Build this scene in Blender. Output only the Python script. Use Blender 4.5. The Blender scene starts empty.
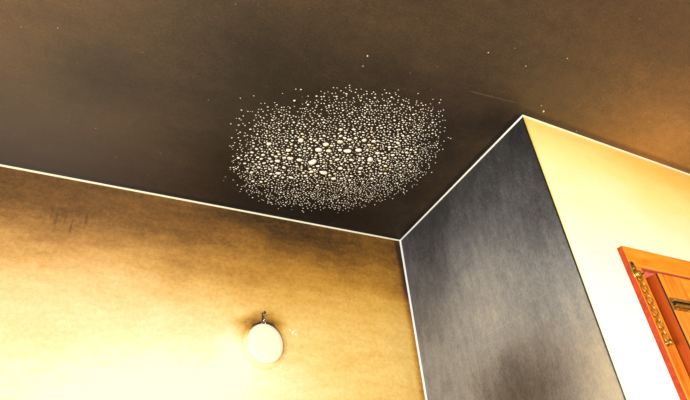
import bpy, bmesh, math, random
from mathutils import Vector, Matrix

# ------------------------------------------------------------------ camera
SC = bpy.context.scene
COL = SC.collection
W, H = 690.0, 400.0
CAM_Z = 1.5
yaw, pitch, roll, FPX = 0.5732037, 0.5768903, -0.1414568, 540.595
cam_d = bpy.data.cameras.new('camera')
cam = bpy.data.objects.new('camera', cam_d); COL.objects.link(cam)
fwd = Vector((math.sin(yaw)*math.cos(pitch), math.cos(yaw)*math.cos(pitch), math.sin(pitch)))
rgt = Vector((math.cos(yaw), -math.sin(yaw), 0)); up = rgt.cross(fwd)
r2 = math.cos(roll)*rgt + math.sin(roll)*up
u2 = -math.sin(roll)*rgt + math.cos(roll)*up
cam.matrix_world = Matrix(((r2.x, u2.x, -fwd.x, 0), (r2.y, u2.y, -fwd.y, 0), (r2.z, u2.z, -fwd.z, CAM_Z), (0, 0, 0, 1)))
cam_d.sensor_width = 36.0; cam_d.lens = FPX/W*36.0
cam_d.shift_x = -34.127/W; cam_d.shift_y = 25.1035/W
cam_d.clip_start = 0.02
SC.camera = cam

# ------------------------------------------------------------------ light
w = bpy.data.worlds.new('world'); SC.world = w; w.use_nodes = True
w.node_tree.nodes['Background'].inputs[0].default_value = (0.85, 0.92, 1.0, 1)
w.node_tree.nodes['Background'].inputs[1].default_value = 1.0

def area(name, loc, rot, sx, sy, power, color):
    d = bpy.data.lights.new(name, 'AREA'); d.shape = 'RECTANGLE'; d.size = sx; d.size_y = sy
    d.energy = power; d.color = color
    o = bpy.data.objects.new(name, d); COL.objects.link(o); o.location = loc; o.rotation_euler = rot
    return o
# added area lamps as assumed daylight, in unseen openings left and behind the camera
area('added_daylight_left', (-2.38, 0.35, 1.35), (0, math.radians(-90), 0), 1.3, 1.5, 80, (1.0, 1.0, 0.98))
area('added_daylight_front', (0.55, -2.38, 1.35), (math.radians(90), 0, 0), 2.2, 1.3, 112, (1.0, 1.0, 0.98))
vs = SC.view_settings
SC.display_settings.display_device = 'sRGB'
vs.view_transform = 'Standard'; vs.look = 'None'; vs.gamma = 1.0; vs.use_curve_mapping = False
vs.exposure = -0.05

# ------------------------------------------------------------------ helpers
XB, YA, YC, ZC = 1.0505, 1.4911, 0.7610, 2.6
XL, YF, XR = -2.4, -2.4, 3.0
random.seed(7)

def lin(r, g, b):
    f = lambda c: (c/255/12.92 if c/255 <= .04045 else ((c/255+.055)/1.055)**2.4)
    return (f(r), f(g), f(b), 1)

class G:
    """small node-graph writer"""
    def __init__(s, name):
        s.m = bpy.data.materials.new(name); s.m.use_nodes = True
        s.t = s.m.node_tree; s.b = s.t.nodes['Principled BSDF']
        s.tc = s.n('ShaderNodeTexCoord'); s.co = s.tc.outputs['Object']
    def n(s, k): return s.t.nodes.new(k)
    def put(s, sock, v):
        if isinstance(v, bpy.types.NodeSocket): s.t.links.new(v, sock)
        else: sock.default_value = v
    def ma(s, op, a, b=0.0, c=None):
        n = s.n('ShaderNodeMath'); n.operation = op
        s.put(n.inputs[0], a); s.put(n.inputs[1], b)
        if c is not None: s.put(n.inputs[2], c)
        return n.outputs[0]
    def add(s, *v):
        r = v[0]
        for q in v[1:]: r = s.ma('ADD', r, q)
        return r
    def mul(s, a, b): return s.ma('MULTIPLY', a, b)
    def sub(s, a, b): return s.ma('SUBTRACT', a, b)
    def vm(s, op, a, b):
        n = s.n('ShaderNodeVectorMath'); n.operation = op
        s.put(n.inputs[0], a); s.put(n.inputs[1], b)
        return n.outputs['Value'] if op in ('LENGTH', 'DOT_PRODUCT') else n.outputs[0]
    def rng(s, v, a, b, c=0.0, d=1.0, kind='SMOOTHSTEP'):
        n = s.n('ShaderNodeMapRange'); n.interpolation_type = kind; n.clamp = True
        for i, q in enumerate((v, a, b, c, d)): s.put(n.inputs[i], q)
        return n.outputs[0]
    def noise(s, scale, detail=3, rough=.55, stretch=(1, 1, 1), dist=0.0, co=None, rot=(0, 0, 0)):
        mp = s.n('ShaderNodeMapping'); mp.inputs['Scale'].default_value = stretch; mp.inputs['Rotation'].default_value = rot
        s.put(mp.inputs[0], co or s.co)
        n = s.n('ShaderNodeTexNoise'); s.put(n.inputs['Vector'], mp.outputs[0])
        n.inputs['Scale'].default_value = scale; n.inputs['Detail'].default_value = detail
        n.inputs['Roughness'].default_value = rough; n.inputs['Distortion'].default_value = dist
        return n
    def warp(s, scale, amt, detail=3):
        n = s.noise(scale, detail)
        v = s.vm('SUBTRACT', n.outputs['Color'], (.5, .5, .5))
        v = s.vm('MULTIPLY', v, (amt, amt, amt))
        return s.vm('ADD', s.co, v)
    def sep(s, v):
        n = s.n('ShaderNodeSeparateXYZ'); s.put(n.inputs[0], v); return n.outputs
    def blob(s, co, cen, rad, inner=0.0):
        """1 at the centre of an elliptical stain, 0 at its edge"""
        v = s.vm('SUBTRACT', co, cen)
        v = s.vm('MULTIPLY', v, tuple((1/r if r else 0.0) for r in rad))
        return s.rng(s.vm('LENGTH', v, (0, 0, 0)), inner, 1.0, 1.0, 0.0)
    def ramp(s, v, stops):
        n = s.n('ShaderNodeValToRGB'); e = n.color_ramp.elements
        while len(e) < len(stops): e.new(.5)
        for q, (p, c) in zip(e, stops): q.position = p; q.color = c
        s.put(n.inputs[0], v); return n.outputs[0]
    def mix(s, f, a, b, mode='MIX'):
        n = s.n('ShaderNodeMix'); n.data_type = 'RGBA'; n.blend_type = mode
        s.put(n.inputs[0], f); s.put(n.inputs[6], a); s.put(n.inputs[7], b); return n.outputs[2]
    def bump(s, h, strength, dist=.002):
        n = s.n('ShaderNodeBump'); n.inputs['Strength'].default_value = strength; n.inputs['Distance'].default_value = dist
        s.put(n.inputs['Height'], h); s.put(s.b.inputs['Normal'], n.outputs[0])
    def out(s, col, rough=.6, spec=.3, metal=0.0):
        s.put(s.b.inputs['Base Color'], col); s.put(s.b.inputs['Roughness'], rough)
        s.b.inputs['Specular IOR Level'].default_value = spec; s.b.inputs['Metallic'].default_value = metal
        return s.m

def link(name, me, mat=None, parent=None, kind=None, label=None, cat=None, group=None):
    o = bpy.data.objects.new(name, me); COL.objects.link(o)
    if mat and me and not me.materials: me.materials.append(mat)
    if parent: o.parent = parent
    for k, v in (('kind', kind), ('label', label), ('category', cat), ('group', group)):
        if v: o[k] = v
    return o
def mesh(bm, smooth=False, name='m'):
    bmesh.ops.recalc_face_normals(bm, faces=bm.faces[:])
    me = bpy.data.meshes.new(name); bm.to_mesh(me); bm.free()
    if smooth:
        for p in me.polygons: p.use_smooth = True
    return me
def box(bm, x0, x1, y0, y1, z0, z1):
    v = [bm.verts.new((x, y, z)) for x in (x0, x1) for y in (y0, y1) for z in (z0, z1)]
    for f in ((0, 1, 3, 2), (4, 6, 7, 5), (0, 4, 5, 1), (2, 3, 7, 6), (0, 2, 6, 4), (1, 5, 7, 3)):
        bm.faces.new([v[i] for i in f])
def boxmesh(*b, bevel=0.0, seg=2):
    bm = bmesh.new(); box(bm, *b)
    if bevel: bmesh.ops.bevel(bm, geom=bm.edges[:], offset=bevel, segments=seg, affect='EDGES', profile=.5)
    return mesh(bm)
def prism(bm, pts, z0, z1):
    a = [bm.verts.new((x, y, z0)) for x, y in pts]; b = [bm.verts.new((x, y, z1)) for x, y in pts]
    n = len(pts); bm.faces.new(a[::-1]); bm.faces.new(b)
    for i in range(n): bm.faces.new((a[i], a[(i+1) % n], b[(i+1) % n], b[i]))
def sweep(bm, path, rad, n=8, closed=False):
    """round tube along a list of points"""
    P = [Vector(p) for p in path]; m = len(P); rings = []
    prev = None
    for i in range(m):
        t = (P[(i+1) % m]-P[i-1]) if closed else (P[min(i+1, m-1)]-P[max(i-1, 0)])
        t.normalize()
        a = prev if prev else (Vector((0, 0, 1)) if abs(t.z) < .9 else Vector((0, 1, 0)))
        a = (a-t*a.dot(t)).normalized(); prev = a; b = t.cross(a)
        rings.append([bm.verts.new(P[i]+rad*(math.cos(2*math.pi*k/n)*a+math.sin(2*math.pi*k/n)*b)) for k in range(n)])
    for i in range(m if closed else m-1):
        A, B = rings[i], rings[(i+1) % m]
        for k in range(n): bm.faces.new((A[k], A[(k+1) % n], B[(k+1) % n], B[k]))
    if not closed: bm.faces.new(rings[0]); bm.faces.new(rings[-1])
def lathe_y(bm, prof, cx, cz, n=32, sx=1.0, sz=1.0, tilt=0.0):
    """profile of (radius, y) turned about an axis along y through (cx, cz); closed at radius 0 ends"""
    rings = []
    for r, y in prof:
        if r == 0: rings.append([bm.verts.new((cx, y, cz))]); continue
        L = []
        for k in range(n):
            a = 2*math.pi*k/n; x, z = r*sx*math.cos(a), r*sz*math.sin(a)
            L.append(bm.verts.new((cx+x*math.cos(tilt)-z*math.sin(tilt), y, cz+x*math.sin(tilt)+z*math.cos(tilt))))
        rings.append(L)
    for A, B in zip(rings, rings[1:]):
        for k in range(n):
            q = [A[k % len(A)], A[(k+1) % len(A)], B[(k+1) % len(B)], B[k % len(B)]]
            q = list(dict.fromkeys(q))
            if len(q) > 2: bm.faces.new(q)

# ------------------------------------------------------------------ materials: smoke-stained plaster
AMBER = [(0.0, lin(255, 250, 222)), (.16, lin(255, 238, 178)), (.32, lin(247, 214, 130)), (.48, lin(228, 178, 84)),
         (.64, lin(194, 140, 52)), (.80, lin(142, 97, 34)), (.92, lin(98, 66, 25)), (1.0, lin(62, 43, 20))]

TAN = [(0.0, lin(255, 248, 215)), (.16, lin(255, 234, 178)), (.32, lin(245, 208, 140)), (.48, lin(222, 172, 98)),
       (.64, lin(180, 132, 70)), (.80, lin(128, 90, 48)), (.92, lin(94, 66, 36)), (1.0, lin(62, 46, 28))]

def mat_wall_back():
    g = G('amber_smoke_plaster'); co = g.warp(3.2, .16); co2 = g.warp(9, .03)
    co3 = g.warp(34, .020)
    z = g.sep(co)[2]; x = g.sep(g.co)[0]; zr = g.sep(g.co)[2]
    s = g.rng(z, 1.90, 2.50, .10, .46, 'LINEAR')                                  # smoke layered under the ceiling
    s = g.add(s, g.mul(g.rng(z, 2.16, 2.58), .40))
    s = g.add(s, g.mul(g.rng(x, .25, .95), g.rng(z, 1.8, 2.35, .30, .10)))         # thicker film towards the corner
    s = g.sub(s, g.mul(g.blob(co, (.25, YA, 1.95), (.55, 1, .32)), .22))
    s = g.add(s, g.mul(g.blob(co, (.50, YA, 2.585), (.36, 1, .10)), .10))
    s = g.sub(s, g.mul(g.blob(co2, (.42, YA, 2.10), (.10, 1, .13)), .16))          # paler wall left of the plaque
    # soot arc above the plaque, then thin contours close round it
    v = g.vm('MULTIPLY', g.vm('SUBTRACT', co3, (.4985, YA, 2.129)), (1/.0545, 0, 1/.063)); dd = g.vm('LENGTH', v, (0, 0, 0))
    ring = g.mul(g.rng(dd, .95, 1.08), g.rng(dd, 2.0, 1.10)); vx, vz = g.sep(v)[0], g.sep(v)[2]
    s = g.add(s, g.mul(g.mul(ring, g.rng(g.add(vz, g.mul(vx, -.25)), .25, 1.1)), .36))
    thin = g.mul(g.rng(dd, .95, 1.04), g.rng(dd, 1.20, 1.08)); s = g.add(s, g.mul(g.mul(thin, g.rng(g.add(vx, vz), -.7, .6)), .34))  # thin dark contour along the upper right of the plaque
    faint = g.mul(g.rng(dd, 1.12, 1.2), g.rng(dd, 1.36, 1.24)); s = g.add(s, g.mul(faint, .07))
    s = g.add(s, g.mul(g.blob(co2, (.425, YA, 2.195), (.055, 1, .03)), .16))
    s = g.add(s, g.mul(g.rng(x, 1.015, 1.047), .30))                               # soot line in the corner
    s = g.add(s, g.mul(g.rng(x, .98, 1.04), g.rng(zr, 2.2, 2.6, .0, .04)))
    st = g.noise(7, 4, .6, (.45, 1, 2.2)); s = g.add(s, g.mul(g.sub(st.outputs[0], .5), .20))
    cl = g.noise(26, 5, .7, (.7, 1, 1.6), .4); s = g.add(s, g.mul(g.sub(cl.outputs[0], .5), .20))
    s = g.sub(s, g.mul(g.mul(g.rng(x, .70, .95), g.rng(zr, 2.35, 2.5)), .09))
    # a few thin runs of dried condensation
    dr = g.noise(95, 2, .5, (1, 1, .05)); d = g.rng(dr.outputs[0], .52, .62)
    d = g.mul(d, g.blob(co2, (-.075, YA, 2.46), (.06, 1, .07), .5)); s = g.add(s, g.mul(d, .10))
    fi = g.noise(330, 2, .6); s = g.add(s, g.mul(g.sub(fi.outputs[0], .5), .14))
    me = g.noise(95, 3, .65); s = g.add(s, g.mul(g.sub(me.outputs[0], .5), .20))
    col = g.mix(g.rng(x, -.1, .75), g.ramp(s, TAN), g.ramp(s, AMBER))
    h = g.add(g.mul(g.noise(60, 4, .6).outputs[0], .6), g.mul(fi.outputs[0], .3)); g.bump(h, .35, .003)
    return g.out(col, .55, .25)

def mat_wall_right():
    g = G('pale_yellow_smoke_plaster'); co = g.warp(4, .10)
    z = g.sep(co)[2]; x = g.sep(g.co)[0]; zr = g.sep(g.co)[2]
    s = g.rng(z, 1.95, 2.62, .0, .34, 'LINEAR')
    s = g.add(s, g.mul(g.rng(zr, 2.42, 2.60), .10), g.mul(g.rng(x, 1.2, 1.8, 0, .10), g.rng(zr, 2.1, 2.5)))
    s = g.add(s, g.mul(g.sub(g.noise(8, 4, .6, (.6, 1, 1.4)).outputs[0], .5), .12))
    s = g.add(s, g.mul(g.sub(g.noise(40, 4, .6).outputs[0], .5), .05))
    fi = g.noise(330, 2, .6); s = g.add(s, g.mul(g.sub(fi.outputs[0], .5), .03))
    s = g.add(s, g.mul(g.rng(x, XB+.012, XB+.001), .14))
    col = g.ramp(s, [(0, lin(255, 255, 247)), (.14, lin(255, 253, 215)), (.30, lin(255, 238, 152)), (.46, lin(250, 206, 104)), (.7, lin(214, 158, 66)), (1, lin(150, 104, 40))])
    g.bump(g.noise(60, 4, .6).outputs[0], .25, .003)
    return g.out(col, .55, .25)

def mat_wall_soot():
    g = G('grey_soot_plaster'); co = g.warp(4, .18); co2 = g.warp(10, .07)
    y = g.sep(g.co)[1]; z = g.sep(co)[2]; zr = g.sep(g.co)[2]
    s = g.rng(z, 2.10, 2.62, .46, .90, 'LINEAR')
    s = g.add(s, g.mul(g.rng(y, .95, .76), g.rng(zr, 1.95, 2.3, -.1, .12)))
    s = g.sub(s, g.mul(g.rng(y, 1.25, 1.47), g.rng(zr, 2.2, 2.5, 0, .10)))
    s = g.sub(s, g.mul(g.blob(co, (XB, 1.12, 2.25), (1, .28, .30)), .14))
    s = g.add(s, g.mul(g.blob(co2, (XB, 1.07, 1.86), (1, .22, .17), .0), .22))     # soot plume from below
    s = g.sub(s, g.mul(g.blob(co2, (XB, .77, 1.80), (1, .16, .22)), .18))
    st = g.noise(22, 4, .65, (1, 1.6, .35), rot=(math.radians(-18), 0, 0)); s = g.add(s, g.mul(g.sub(st.outputs[0], .5), .22))
    s = g.add(s, g.mul(g.sub(g.noise(34, 5, .7, (1, 1.3, .8), .5).outputs[0], .5), .22))
    s = g.add(s, g.mul(g.sub(g.noise(9, 3, .6).outputs[0], .5), .16))
    fi = g.noise(210, 2, .65, (1, 1.5, .6)); s = g.add(s, g.mul(g.sub(fi.outputs[0], .5), .34))
    s = g.add(s, g.mul(g.rng(y, YC+.007, YC+.002), .6))                            # black line along the outer edge
    # one long dry scratch
    v = g.vm('SUBTRACT', g.co, (XB, 1.085, 2.057)); yy, zz = g.sep(v)[1], g.sep(v)[2]
    ln = g.ma('ABSOLUTE', g.add(zz, g.mul(yy, -.03))); sc = g.mul(g.rng(ln, .0028, .0008), g.rng(g.ma('ABSOLUTE', yy), .12, .08))
    s = g.sub(s, g.mul(sc, .05))
    col = g.ramp(s, [(0, lin(226, 208, 166)), (.2, lin(192, 182, 162)), (.4, lin(150, 149, 147)), (.6, lin(106, 107, 110)),
                     (.8, lin(66, 66, 68)), (1.0, lin(34, 33, 34))])
    brown = g.mul(g.blob(co2, (XB, 1.05, 1.85), (1, .4, .25)), .7)
    col = g.mix(brown, col, lin(205, 165, 120), 'MULTIPLY')
    sp = g.rng(g.noise(150, 1, .5).outputs[0], .79, .83); col = g.mix(g.mul(sp, .4), col, lin(200, 200, 200))
    g.bump(g.add(g.mul(st.outputs[0], .5), g.mul(g.noise(70, 4, .6).outputs[0], .5)), .3, .003)
    return g.out(col, .5, .3)

def mat_ceiling():
    g = G('brown_soot_ceiling'); co = g.warp(2.2, .30); co2 = g.warp(7, .10)
    X, Y, _ = g.sep(co)[:3]; xr, yr = g.sep(g.co)[0], g.sep(g.co)[1]
    s = g.ma('ADD', .69, 0.0)
    s = g.sub(s, g.mul(g.rng(X, .85, 1.7), .26))                                   # thins out over the pale wall
    s = g.sub(s, g.mul(g.blob(co, (1.6, YC, ZC), (.60, .40, 1)), .20))
    s = g.add(s, g.mul(g.blob(co, (.58, 1.12, ZC), (.62, .54, 1), .2), .30))      # deep soot round the blistered patch
    s = g.add(s, g.mul(g.blob(co2, (-.06, 1.07, ZC), (.17, .17, 1)), .13))
    s = g.add(s, g.mul(g.blob(co2, (.25, .86, ZC), (.30, .25, 1)), .06))
    s = g.sub(s, g.mul(g.blob(co, (-.25, .88, ZC), (.32, .32, 1)), .15))
    s = g.add(s, g.mul(g.rng(yr, 1.10, 1.45), g.rng(xr, 1.0, -.1, .12, .06)))
    s = g.add(s, g.mul(g.blob(co2, (1.0, .80, ZC), (.14, .12, 1)), .14))
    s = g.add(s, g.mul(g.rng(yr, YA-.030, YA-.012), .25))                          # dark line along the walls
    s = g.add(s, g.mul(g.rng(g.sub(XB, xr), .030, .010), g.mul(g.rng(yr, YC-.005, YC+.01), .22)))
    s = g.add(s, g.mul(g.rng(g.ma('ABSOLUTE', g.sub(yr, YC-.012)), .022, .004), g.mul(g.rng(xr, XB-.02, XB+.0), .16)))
    st = g.noise(6, 4, .6, (.5, 1.3, 1), rot=(0, 0, .3)); s = g.add(s, g.mul(g.sub(st.outputs[0], .5), .22))
    cl = g.noise(30, 5, .7); s = g.add(s, g.mul(g.sub(cl.outputs[0], .5), .20))
    fi = g.noise(170, 3, .65); s = g.add(s, g.mul(g.sub(fi.outputs[0], .5), .30))
    col = g.ramp(s, [(0, lin(230, 176, 104)), (.2, lin(188, 136, 76)), (.4, lin(140, 101, 59)), (.55, lin(102, 77, 51)),
                     (.7, lin(74, 59, 44)), (.85, lin(49, 40, 33)), (1.0, lin(31, 26, 23))])
    gr = g.mul(g.rng(xr, .35, -.25), g.rng(yr, .9, 1.4, .35, 1.0)); col = g.mix(g.mul(gr, .6), col, lin(98, 90, 83))   # greyer film at the left
    sp = g.rng(g.noise(70, 1, .5).outputs[0], .785, .80); col = g.mix(g.mul(sp, .5), col, lin(220, 200, 170))
    v = g.vm('SUBTRACT', g.co, (.915, .735, ZC)); vx, vy = g.sep(v)[0], g.sep(v)[1]                           # a dry scratch by the corner
    ln = g.ma('ABSOLUTE', g.add(vy, g.mul(vx, .10))); sc = g.mul(g.rng(ln, .0026, .0008), g.rng(g.ma('ABSOLUTE', vx), .09, .06))
    col = g.mix(g.mul(sc, .14), col, lin(190, 160, 120))
    g.bump(g.add(g.mul(cl.outputs[0], .4), g.mul(fi.outputs[0], .6)), .35, .003)
    return g.out(col, .5, .3)

def mat_plain(name, col, rough=.6, var=.12, scale=18, spec=.3, metal=0.0, dark=None):
    g = G(name); n = g.noise(scale, 4, .6)
    d = dark or tuple(c*(1-var*3) for c in col[:3])+(1,)
    return g.out(g.mix(g.rng(n.outputs[0], .3, .7), d, col), rough, spec, metal)

def mat_wood(name, light, mid, dark, axis):
    g = G(name); st = {'z': (1, 1, .09), 'x': (.09, 1, 1)}[axis]
    a = g.noise(46, 4, .6, st, .6); b = g.noise(170, 3, .6, st)
    v = g.add(g.mul(a.outputs[0], .75), g.mul(b.outputs[0], .25))
    col = g.ramp(v, [(.30, dark), (.48, mid), (.66, light)])
    g.bump(b.outputs[0], .15, .001)
    return g.out(col, .38, .45)

M_A, M_C, M_B, M_K = mat_wall_back(), mat_wall_right(), mat_wall_soot(), mat_ceiling()
M_trimw = mat_plain('clean_white_caulk', lin(255, 255, 252), .6, .01)
M_trimy = mat_plain('clean_cream_caulk', lin(255, 246, 214), .6, .03)
M_floor = mat_plain('grey_screed', lin(150, 140, 128), .7, .08, 6)
M_shell = mat_plain('smoke_tinted_plaster', lin(215, 190, 140), .7, .08, 4)
M_wood_z = mat_wood('orange_varnished_wood_upright', lin(252, 168, 56), lin(240, 142, 36), lin(204, 98, 18), 'z')
M_wood_x = mat_wood('orange_varnished_wood_level', lin(253, 172, 50), lin(244, 148, 32), lin(212, 110, 20), 'x')
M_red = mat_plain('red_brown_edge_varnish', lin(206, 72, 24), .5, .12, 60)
M_edge = mat_wood('shade_toned_edge_wood', lin(206, 98, 26), lin(186, 80, 16), lin(140, 54, 8), 'z')  # side of the leaf: shade put into a darker wood tone
M_pink = mat_plain('pink_primer_edge', lin(226, 118, 92), .6, .05, 40)
M_brass = mat_plain('tarnished_brass', lin(226, 172, 84), .3, .16, 60, .6, .85)
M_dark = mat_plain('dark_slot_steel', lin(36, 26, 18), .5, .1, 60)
M_steel = mat_plain('bright_steel', lin(215, 215, 212), .25, .05, 80, .5, .9)
M_dsteel = mat_plain('dark_blued_steel', lin(84, 90, 100), .35, .1, 80, .5, .6)
M_plaque = mat_plain('cream_ceramic', lin(255, 252, 218), .5, .005, 14, .35)
M_chip = mat_plain('bare_white_plaster', lin(255, 246, 214), .7, .04, 90)

# ------------------------------------------------------------------ structure
T = .12
def structure(name, me, mat, label):
    return link(name, me, mat, kind='structure', label=label, cat=name.split('_')[0])
ceiling = structure('ceiling', boxmesh(XL-T, XR+T, YF-T, YA+T, ZC, ZC+.1), M_K, 'dark brown soot-stained ceiling with a blistered paint patch')
structure('floor', boxmesh(XL-T, XR+T, YF-T, YA+T, -.1, 0), M_floor, 'grey screed floor below the smoke-stained walls')
wall_back = structure('wall_back', boxmesh(XL-T, XB+T, YA, YA+T, 0, ZC), M_A, 'amber smoke-stained wall with the plaque on a nail')
bm = bmesh.new(); prism(bm, [(XB, YC), (XB, YA), (XB+T, YA), (XB+T, YC+T)], 0, ZC)
wall_return = structure('wall_return', mesh(bm), M_B, 'narrow grey soot-blackened wall between the two yellow walls')

DX0, DX1, DZ = 1.290, 2.10, 2.079          # door leaf
bm = bmesh.new()
hx0, hx1, hz = 1.2838, 2.1064, 2.1115
prism(bm, [(XB, YC), (XB+T, YC+T), (hx0, YC+T), (hx0, YC)], 0, ZC)
box(bm, hx0, hx1, YC, YC+T, hz, ZC)
box(bm, hx1, XR, YC, YC+T, 0, ZC)
bmesh.ops.remove_doubles(bm, verts=bm.verts[:], dist=1e-5)
wall_right = structure('wall_right', mesh(bm), M_C, 'pale yellow wall around the orange wooden door')

def holed(name, axis, pos, a0, a1, w0, w1, z0, z1, label):  # wall with an assumed opening, added for its daylight lamp
    bm = bmesh.new()
    def bx(p0, p1, q0, q1):
        if axis == 'x': box(bm, pos-T, pos, p0, p1, q0, q1)
        else: box(bm, p0, p1, pos-T, pos, q0, q1)
    bx(a0, w0, 0, ZC); bx(w1, a1, 0, ZC); bx(w0, w1, 0, z0); bx(w0, w1, z1, ZC)
    structure(name, mesh(bm), M_shell, label)
holed('wall_left', 'x', XL, YF, YA, -.40, 1.10, .70, 2.0, 'smoke-tinted wall with an assumed, unseen window opening')
holed('wall_front', 'y', YF, XL, XR, -.55, 1.65, .70, 2.0, 'smoke-tinted wall with an assumed, unseen wide window opening')
structure('wall_far_right', boxmesh(XR, XR+T, YF, YC, 0, ZC), M_shell, 'smoke-tinted wall beyond the door')

# thin clean beads of caulk left in the corners
def trim(name, pts, z0, z1, mat, label):
    bm = bmesh.new(); prism(bm, pts, z0, z1); structure(name, mesh(bm), mat, label)
def bead(name, p0, p1, n1, n2, r, mat, label):
    """quarter-round bead along p0-p1 filling the corner between directions n1 and n2"""
    p0, p1, n1, n2 = map(Vector, (p0, p1, n1, n2)); bm = bmesh.new()
    prof = [Vector((0, 0, 0))]+[n1*r*math.cos(a)+n2*r*math.sin(a) for a in (0, math.pi/6, math.pi/3, math.pi/2)]
    A = [bm.verts.new(p0+q) for q in prof]; B = [bm.verts.new(p1+q) for q in prof]
    n = len(prof); bm.faces.new(A[::-1]); bm.faces.new(B)
    for i in range(n): bm.faces.new((A[i], A[(i+1) % n], B[(i+1) % n], B[i]))
    structure(name, mesh(bm), mat, label)
bead('trim_1', (XL, YA, ZC), (XB-.004, YA, ZC), (0, -1, 0), (0, 0, -1), .0042, M_trimy, 'thin cream line where amber wall meets ceiling')
bead('trim_2', (XB, YC, ZC), (XB, YA-.004, ZC), (-1, 0, 0), (0, 0, -1), .0040, M_trimw, 'thin white line where grey soot wall meets ceiling')
bead('trim_3', (XB, YA, 0), (XB, YA, ZC), (-1, 0, 0), (0, -1, 0), .0050, M_trimw, 'thin white upright line between amber and grey walls')
bead('trim_4', (XB-.004, YC, ZC), (XR, YC, ZC), (0, -1, 0), (0, 0, -1), .0040, M_trimy, 'thin cream line where pale yellow wall meets ceiling')

# ------------------------------------------------------------------ door
door = link('door_1', None, kind='structure', label='orange varnished wooden door in a matching casing', cat='door')
CX0, CX1, CZ0, CZ1, CT = 1.241, 1.285, 2.110, 2.171, .016
yf = YC-CT                                              # casing face
def wood(name, parent, mat, *b, bevel=.0012): return link(name, boxmesh(*b, bevel=bevel), mat, parent)
c1 = wood('casing_board', door, M_wood_z, CX0+.0006, CX1, yf, YC, 0, CZ0)
c2 = wood('casing_board', door, M_wood_x, CX0+.0006, 2.148, yf, YC, CZ0+.0008, CZ1)
c3 = wood('casing_board', door, M_wood_z, 2.105, 2.149, yf, YC, 0, CZ0)
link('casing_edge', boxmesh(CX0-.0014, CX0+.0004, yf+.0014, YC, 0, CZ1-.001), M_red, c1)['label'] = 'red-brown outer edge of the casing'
link('casing_underside', boxmesh(CX1, 2.105, yf+.001, YC, CZ0-.0012, CZ0+.0006), M_pink, c2)['label'] = 'pink primed underside of the top casing'
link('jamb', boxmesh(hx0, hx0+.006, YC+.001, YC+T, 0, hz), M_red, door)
link('jamb', boxmesh(hx0+.006, hx1-.006, YC-.002, YC+T, DZ+.004, hz), M_pink, door)
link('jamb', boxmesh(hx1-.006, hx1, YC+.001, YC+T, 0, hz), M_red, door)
leaf = link('door_leaf', None, None, door)
yd = YC-.046                                            # leaf face
SW = .098
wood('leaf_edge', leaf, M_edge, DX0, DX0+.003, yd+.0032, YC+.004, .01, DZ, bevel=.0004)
wood('dark_arris', leaf, M_dark, DX0, DX0+.003, yd+.0004, yd+.0032, .01, DZ, bevel=.0006)  # dark strip along the front corner of the leaf
wood('stile', leaf, M_wood_z, DX0+.003, DX0+SW, yd, YC+.004, .01, DZ, bevel=.0016)
wood('stile', leaf, M_wood_z, DX1-SW, DX1, yd, YC+.004, .01, DZ, bevel=.0016)
for z0, z1 in ((DZ-.11, DZ), (.95, 1.07), (.01, .20)):
    wood('rail', leaf, M_wood_x, DX0+SW+.0006, DX1-SW-.0006, yd+.0004, YC+.004, z0, z1, bevel=.0016)
for z0, z1 in ((.20, .95), (1.07, DZ-.11)):
    wood('door_panel', leaf, M_wood_z, DX0+SW, DX1-SW, yd+.014, YC-.01, z0, z1, bevel=.004)

# ------------------------------------------------------------------ slide plate on the door leaf
sx, sz = DX0+.004, 1.990
plate = link('slide_plate', None, None, label='brass slotted chain track screwed level on the orange door', cat='door lock')
plate.location = (sx, yd, sz)
bm = bmesh.new(); L0 = .115
box(bm, 0, L0, -.0030, 0, -.017, -.010); box(bm, 0, L0, -.0030, 0, .010, .017)
box(bm, 0, .006, -.0030, 0, -.010, .010); box(bm, L0-.012, L0, -.0030, 0, -.010, .010)
link('base_plate', mesh(bm), M_brass, plate)
bm = bmesh.new()                                        # raised channel with a slot
box(bm, .003, L0-.014, -.0105, -.0030, .0055, .0095); box(bm, .003, L0-.014, -.0105, -.0030, -.0095, -.0055)
box(bm, .003, L0-.014, -.0122, -.0105, .0036, .0095); box(bm, .003, L0-.014, -.0122, -.0105, -.0095, -.0036)
bmesh.ops.bevel(bm, geom=bm.edges[:], offset=.0006, segments=1, affect='EDGES')
link('channel', mesh(bm), M_brass, plate)
link('slot_back', boxmesh(.004, L0-.016, -.0080, -.0004, -.0052, .0052), M_dark, plate)
for x in (.012, .060, .108):
    bm = bmesh.new(); lathe_y(bm, [(.0031, -.0030), (.0029, -.0042), (.0015, -.0049), (0, -.0050)], x, -.0135, 12)
    link('screw', mesh(bm, True), M_brass, plate)

# ------------------------------------------------------------------ security chain on the casing
ch = link('security_chain', None, None, label='brass door chain hanging down the orange casing from its bracket', cat='chain')
kx, kz = 1.2475, 2.086
ch.location = (kx, yf, kz)
br = link('bracket', None, None, ch)
bm = bmesh.new()
pts = []
for k in range(28):
    a = 2*math.pi*k/28
    pts.append((.0105*math.copysign(abs(math.cos(a))**.6, math.cos(a)), .026*math.copysign(abs(math.sin(a))**.6, math.sin(a))+.010))
A = [bm.verts.new((x, 0, z)) for x, z in pts]; B = [bm.verts.new((x*.94, -.0028, (z-.01)*.97+.01)) for x, z in pts]
bm.faces.new(A); bm.faces.new(B[::-1])
for i in range(28): bm.faces.new((A[i], A[(i+1) % 28], B[(i+1) % 28], B[i]))
link('bracket_plate', mesh(bm), M_brass, br)
bm = bmesh.new(); sweep(bm, [(.0055+.0095*math.cos(a), -.0028-.016*math.sin(a), -.005) for a in [math.pi*i/10 for i in range(11)]], .0024, 8)
link('loop', mesh(bm, True), M_brass, br)
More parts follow.
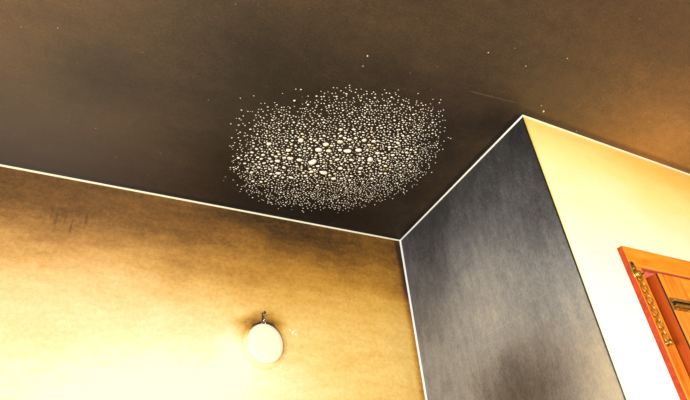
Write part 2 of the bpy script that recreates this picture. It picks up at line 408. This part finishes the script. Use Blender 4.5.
bm = bmesh.new(); lathe_y(bm, [(.0115, -.0026), (.0115, -.0075), (.0085, -.0100), (.0045, -.0095), (0, -.0060)], .0055, -.004, 20)
link('boss', mesh(bm, True), M_brass, br)
for z in (.028, .014):
    bm = bmesh.new(); lathe_y(bm, [(.0042, -.0026), (.0038, -.0044), (.0018, -.0052), (0, -.0053)], -.001, z, 14)
    s = link('screw', mesh(bm, True), M_dark if z > .02 else M_brass, br)

def link_mesh(L, Wd, rad):
    bm = bmesh.new(); path = []
    hs, r = L/2-Wd/2, Wd/2-rad
    for i in range(9): a = math.pi*i/8; path.append((r*math.cos(a), 0, hs+r*math.sin(a)))
    for i in range(9): a = math.pi+math.pi*i/8; path.append((r*math.cos(a), 0, -hs+r*math.sin(a)))
    sweep(bm, path, rad, 7, True); return mesh(bm, True)
LM = link_mesh(.0235, .0140, .0020)
pitch_l = .0166; zc = -.014; n_l = 11
rr = random.Random(3)
for i in range(n_l):
    o = link('chain_link', LM, M_brass, ch)
    o.location = (.0015*rr.uniform(-1, 1)+.002, -.0085, zc-i*pitch_l)
    o.rotation_euler = (rr.uniform(-.05, .05), rr.uniform(-.07, .07), math.radians((32 if i % 2 else -38)+rr.uniform(-8, 8)))
bm = bmesh.new()
ze = zc-n_l*pitch_l+.003
lathe_y(bm, [(.0, -.0002), (.0070, -.0004), (.0074, -.004), (.0045, -.0065), (.0042, -.0105), (.0078, -.0118), (.0080, -.0148), (.0055, -.0168), (0, -.0172)], .003, ze, 18)
link('end_button', mesh(bm, True), M_brass, ch)

# ------------------------------------------------------------------ plaque and its nail on the amber wall
PX, PZ = .4965, 2.130
bm = bmesh.new()
lathe_y(bm, [(.050, YA-.0005), (.056, YA-.0015), (.0585, YA-.004), (.0575, YA-.0065), (.054, YA-.0082), (.045, YA-.0094), (.03, YA-.0104), (.014, YA-.0109), (0, YA-.0110)],
        PX+.004, PZ-.001, 48, .92, 1.08, math.radians(14))
plq = link('wall_plaque', mesh(bm, True), M_plaque, label='cream domed oval plaque hanging below a nail on the amber wall', cat='plaque')
nail = link('nail', None, None, label='small bright steel nail in the amber wall above the plaque', cat='nail')
NX, NZ = .4935, 2.214
nail.location = (NX, YA, NZ)
link('strap', boxmesh(-.0036, .0036, -.0022, 0, -.016, .014, bevel=.0006), M_dsteel, nail)
bm = bmesh.new(); sweep(bm, [(0, .004, .004), (0, -.008, .006), (0, -.016, .009)], .0024, 8); link('shank', mesh(bm, True), M_steel, nail)
bm = bmesh.new(); lathe_y(bm, [(0, -.0150), (.0045, -.0152), (.0045, -.0172), (0, -.0178)], 0, .009, 14); link('nail_head', mesh(bm, True), M_dsteel, nail)
bm = bmesh.new(); sweep(bm, [(0, -.002, -.015), (0, -.006, -.017), (0, -.010, -.014), (0, -.011, -.008)], .0026, 8); link('hook', mesh(bm, True), M_steel, nail)
bm = bmesh.new(); sweep(bm, [(-.010, -.004, -.031), (-.005, -.006, -.020), (0, -.0075, -.0125), (.005, -.006, -.020), (.010, -.004, -.031)], .0011, 6)
link('hanging_loop', mesh(bm, True), M_steel, nail)

# ------------------------------------------------------------------ flaked paint chips on the walls and ceiling
def chip(parent, pos, nrm, size, rnd):
    bm = bmesh.new(); n = 7; nv = Vector(nrm); a = nv.orthogonal().normalized(); b = nv.cross(a)
    c = Vector(pos); ring = []; top = []
    for k in range(n):
        t = 2*math.pi*k/n; r = size*rnd.uniform(.55, 1.1)
        d = a*math.cos(t)*r+b*math.sin(t)*r*.75
        ring.append(bm.verts.new(c+d)); top.append(bm.verts.new(c+d*.8+nv*size*.22))
    bm.faces.new(top); 
    for k in range(n): bm.faces.new((ring[k], ring[(k+1) % n], top[(k+1) % n], top[k]))
    return link('paint_chip', mesh(bm), M_chip, parent)
rc = random.Random(11)
for x, z, s in ((.590, 2.174, .0075), (.581, 2.181, .0050), (.599, 2.168, .0055), (.588, 2.166, .0026), (.596, 2.181, .0022), (.604, 2.162, .0022)):
    chip(wall_back, (x, YA, z), (0, -1, 0), s, rc)
for x, y, s in ((.519, .747, .0032), (1.099, .722, .0042), (.805, .615, .0026), (1.02, .545, .0024), (.93, .61, .0022), (.62, 1.432, .0030), (.92, 1.10, .0022), (.30, .98, .0024), (.27, 1.0, .002)):
    chip(ceiling, (x, y, ZC), (0, 0, -1), s, rc)

# ------------------------------------------------------------------ heat-blistered paint on the ceiling
rb = random.Random(21)
POLY = [(.331, 1.294), (.299, 1.162), (.299, 1.055), (.354, .966), (.499, .869), (.663, .829), (.784, .821), (.862, .899),
        (.910, 1.028), (.908, 1.214), (.737, 1.379), (.534, 1.429), (.399, 1.387)]
def inside_dist(x, y):
    ins = False; dm = 9
    for (x0, y0), (x1, y1) in zip(POLY, POLY[1:]+POLY[:1]):
        if (y0 > y) != (y1 > y) and x < (x1-x0)*(y-y0)/(y1-y0)+x0: ins = not ins
        dx, dy = x1-x0, y1-y0; t = max(0, min(1, ((x-x0)*dx+(y-y0)*dy)/(dx*dx+dy*dy)))
        dm = min(dm, math.hypot(x-x0-t*dx, y-y0-t*dy))
    return dm if ins else -dm
def core(x, y):                                         # ridge of the largest blisters
    best = 0
    for cx, cy, r in ((.44, 1.23, .11), (.54, 1.16, .14), (.64, 1.11, .15), (.73, 1.05, .13)):
        best = max(best, 1-math.hypot(x-cx, y-cy)/r)
    return max(0, best)
cells = {}; CS = .032
def try_put(x, y, r, gap):
    i, j = int(x/CS), int(y/CS)
    for a in (-1, 0, 1):
        for b in (-1, 0, 1):
            for px, py, pr in cells.get((i+a, j+b), ()):
                if math.hypot(px-x, py-y) < pr+r+gap: return False
    cells.setdefault((i, j), []).append((x, y, r)); return True
BL = []
def scatter(n_try, r0, r1, want, gap=.001):
    for _ in range(n_try):
        x, y = rb.uniform(.25, .95), rb.uniform(.78, 1.47)
        d = inside_dist(x, y)
        if rb.random() > want(x, y, d): continue
        r = rb.uniform(r0, r1)
        if try_put(x, y, r, gap): BL.append((x, y, r))
edge = lambda d: max(0, min(1, (d+.03)/.10))**1.5
thin = lambda x, y: 1-.85*max(0, 1-math.hypot((x-.38)/.20, (y-.95)/.13))-.5*max(0, 1-math.hypot((x-.30)/.10, (y-1.10)/.12))
for x, y, r in [(0.541, 1.114, 0.012), (0.547, 1.172, 0.0135), (0.598, 1.208, 0.0135), (0.476, 1.18, 0.01), (0.477, 1.094, 0.009), (0.626, 1.087, 0.013), (0.573, 1.107, 0.0095), (0.71, 1.098, 0.011), (0.641, 1.171, 0.009), (0.643, 1.226, 0.009), (0.447, 1.206, 0.0095), (0.467, 1.26, 0.009), (0.513, 1.267, 0.008), (0.396, 1.142, 0.008), (0.657, 1.072, 0.0095), (0.719, 1.065, 0.0075), (0.702, 1.148, 0.008), (0.561, 1.219, 0.008), (0.506, 1.178, 0.009), (0.459, 1.147, 0.0085), (0.656, 1.122, 0.008), (0.752, 1.077, 0.0075), (0.613, 1.135, 0.0085), (0.554, 1.084, 0.0095), (0.588, 1.06, 0.0095), (0.653, 1.027, 0.008), (0.756, 1.001, 0.007), (0.61, 1.04, 0.007), (0.682, 1.021, 0.0075), (0.474, 1.228, 0.0075)]:
    if try_put(x, y, r, 0): BL.append((x, y, r))
scatter(3600, .0038, .0065, lambda x, y, d: .5*min(1, core(x, y)*1.8), .0012)
scatter(9000, .0025, .0040, lambda x, y, d: min(1, .25+core(x, y)*1.3)*edge(d-.02)*thin(x, y), .0012)
scatter(16000, .0016, .0026, lambda x, y, d: edge(d)*thin(x, y), .0016)

def dome(bm, x, y, r, rnd, seg, rings):
    """irregular bubble of paint hanging from the ceiling"""
    ph = rnd.uniform(0, 6.28); ec = rnd.uniform(.5, .85); th = rnd.uniform(-.5, .5)-.3
    hgt = r*rnd.uniform(.4, .65); ox, oy = rnd.uniform(-.25, .25)*r, rnd.uniform(-.25, .25)*r
    R = [rnd.uniform(.74, 1.2) for _ in range(seg)]; prev = None
    for k in range(rings):
        a = k/rings*math.pi/2; L = []
        for q in range(seg):
            t = 2*math.pi*q/seg+ph; rr_ = r*math.cos(a)*(R[q]*(1-k/rings)+k/rings)
            u, v = rr_*math.cos(t), rr_*math.sin(t)*ec
            L.append(bm.verts.new((x+ox*math.sin(a)+u*math.cos(th)-v*math.sin(th), y+oy*math.sin(a)+u*math.sin(th)+v*math.cos(th), ZC-hgt*math.sin(a))))
        if prev:
            for q in range(seg): bm.faces.new((prev[q], prev[(q+1) % seg], L[(q+1) % seg], L[q]))
        prev = L
    tip = bm.verts.new((x+ox, y+oy, ZC-hgt))
    for q in range(seg): bm.faces.new((prev[q], prev[(q+1) % seg], tip))

def mat_blister():
    g = G('cream_blistered_paint'); n = g.noise(120, 3, .6); m = g.noise(34, 3, .6)
    col = g.ramp(n.outputs[0], [(.28, lin(170, 154, 128)), (.42, lin(240, 231, 210)), (.64, lin(255, 250, 236))])
    col = g.mix(g.rng(m.outputs[0], .60, .72), col, lin(226, 190, 112))
    col = g.mix(g.rng(m.outputs[0], .40, .30), col, lin(176, 170, 164))
    return g.out(col, .42, .4)
M_blister = mat_blister()
BL.sort(key=lambda b: -b[2])
N_SINGLE = 220
for x, y, r in BL[:N_SINGLE]:
    bm = bmesh.new(); dome(bm, x, y, r, rb, 9, 3)
    link('paint_blister', mesh(bm, True), M_blister, ceiling)
bm = bmesh.new()
for x, y, r in BL[N_SINGLE:]: dome(bm, x, y, r, rb, 6, 2)
o = link('small_paint_blisters', mesh(bm, True), M_blister, ceiling, kind='stuff')
o['label'] = 'fine pale blisters scattered through the soot'
print('blisters', len(BL))
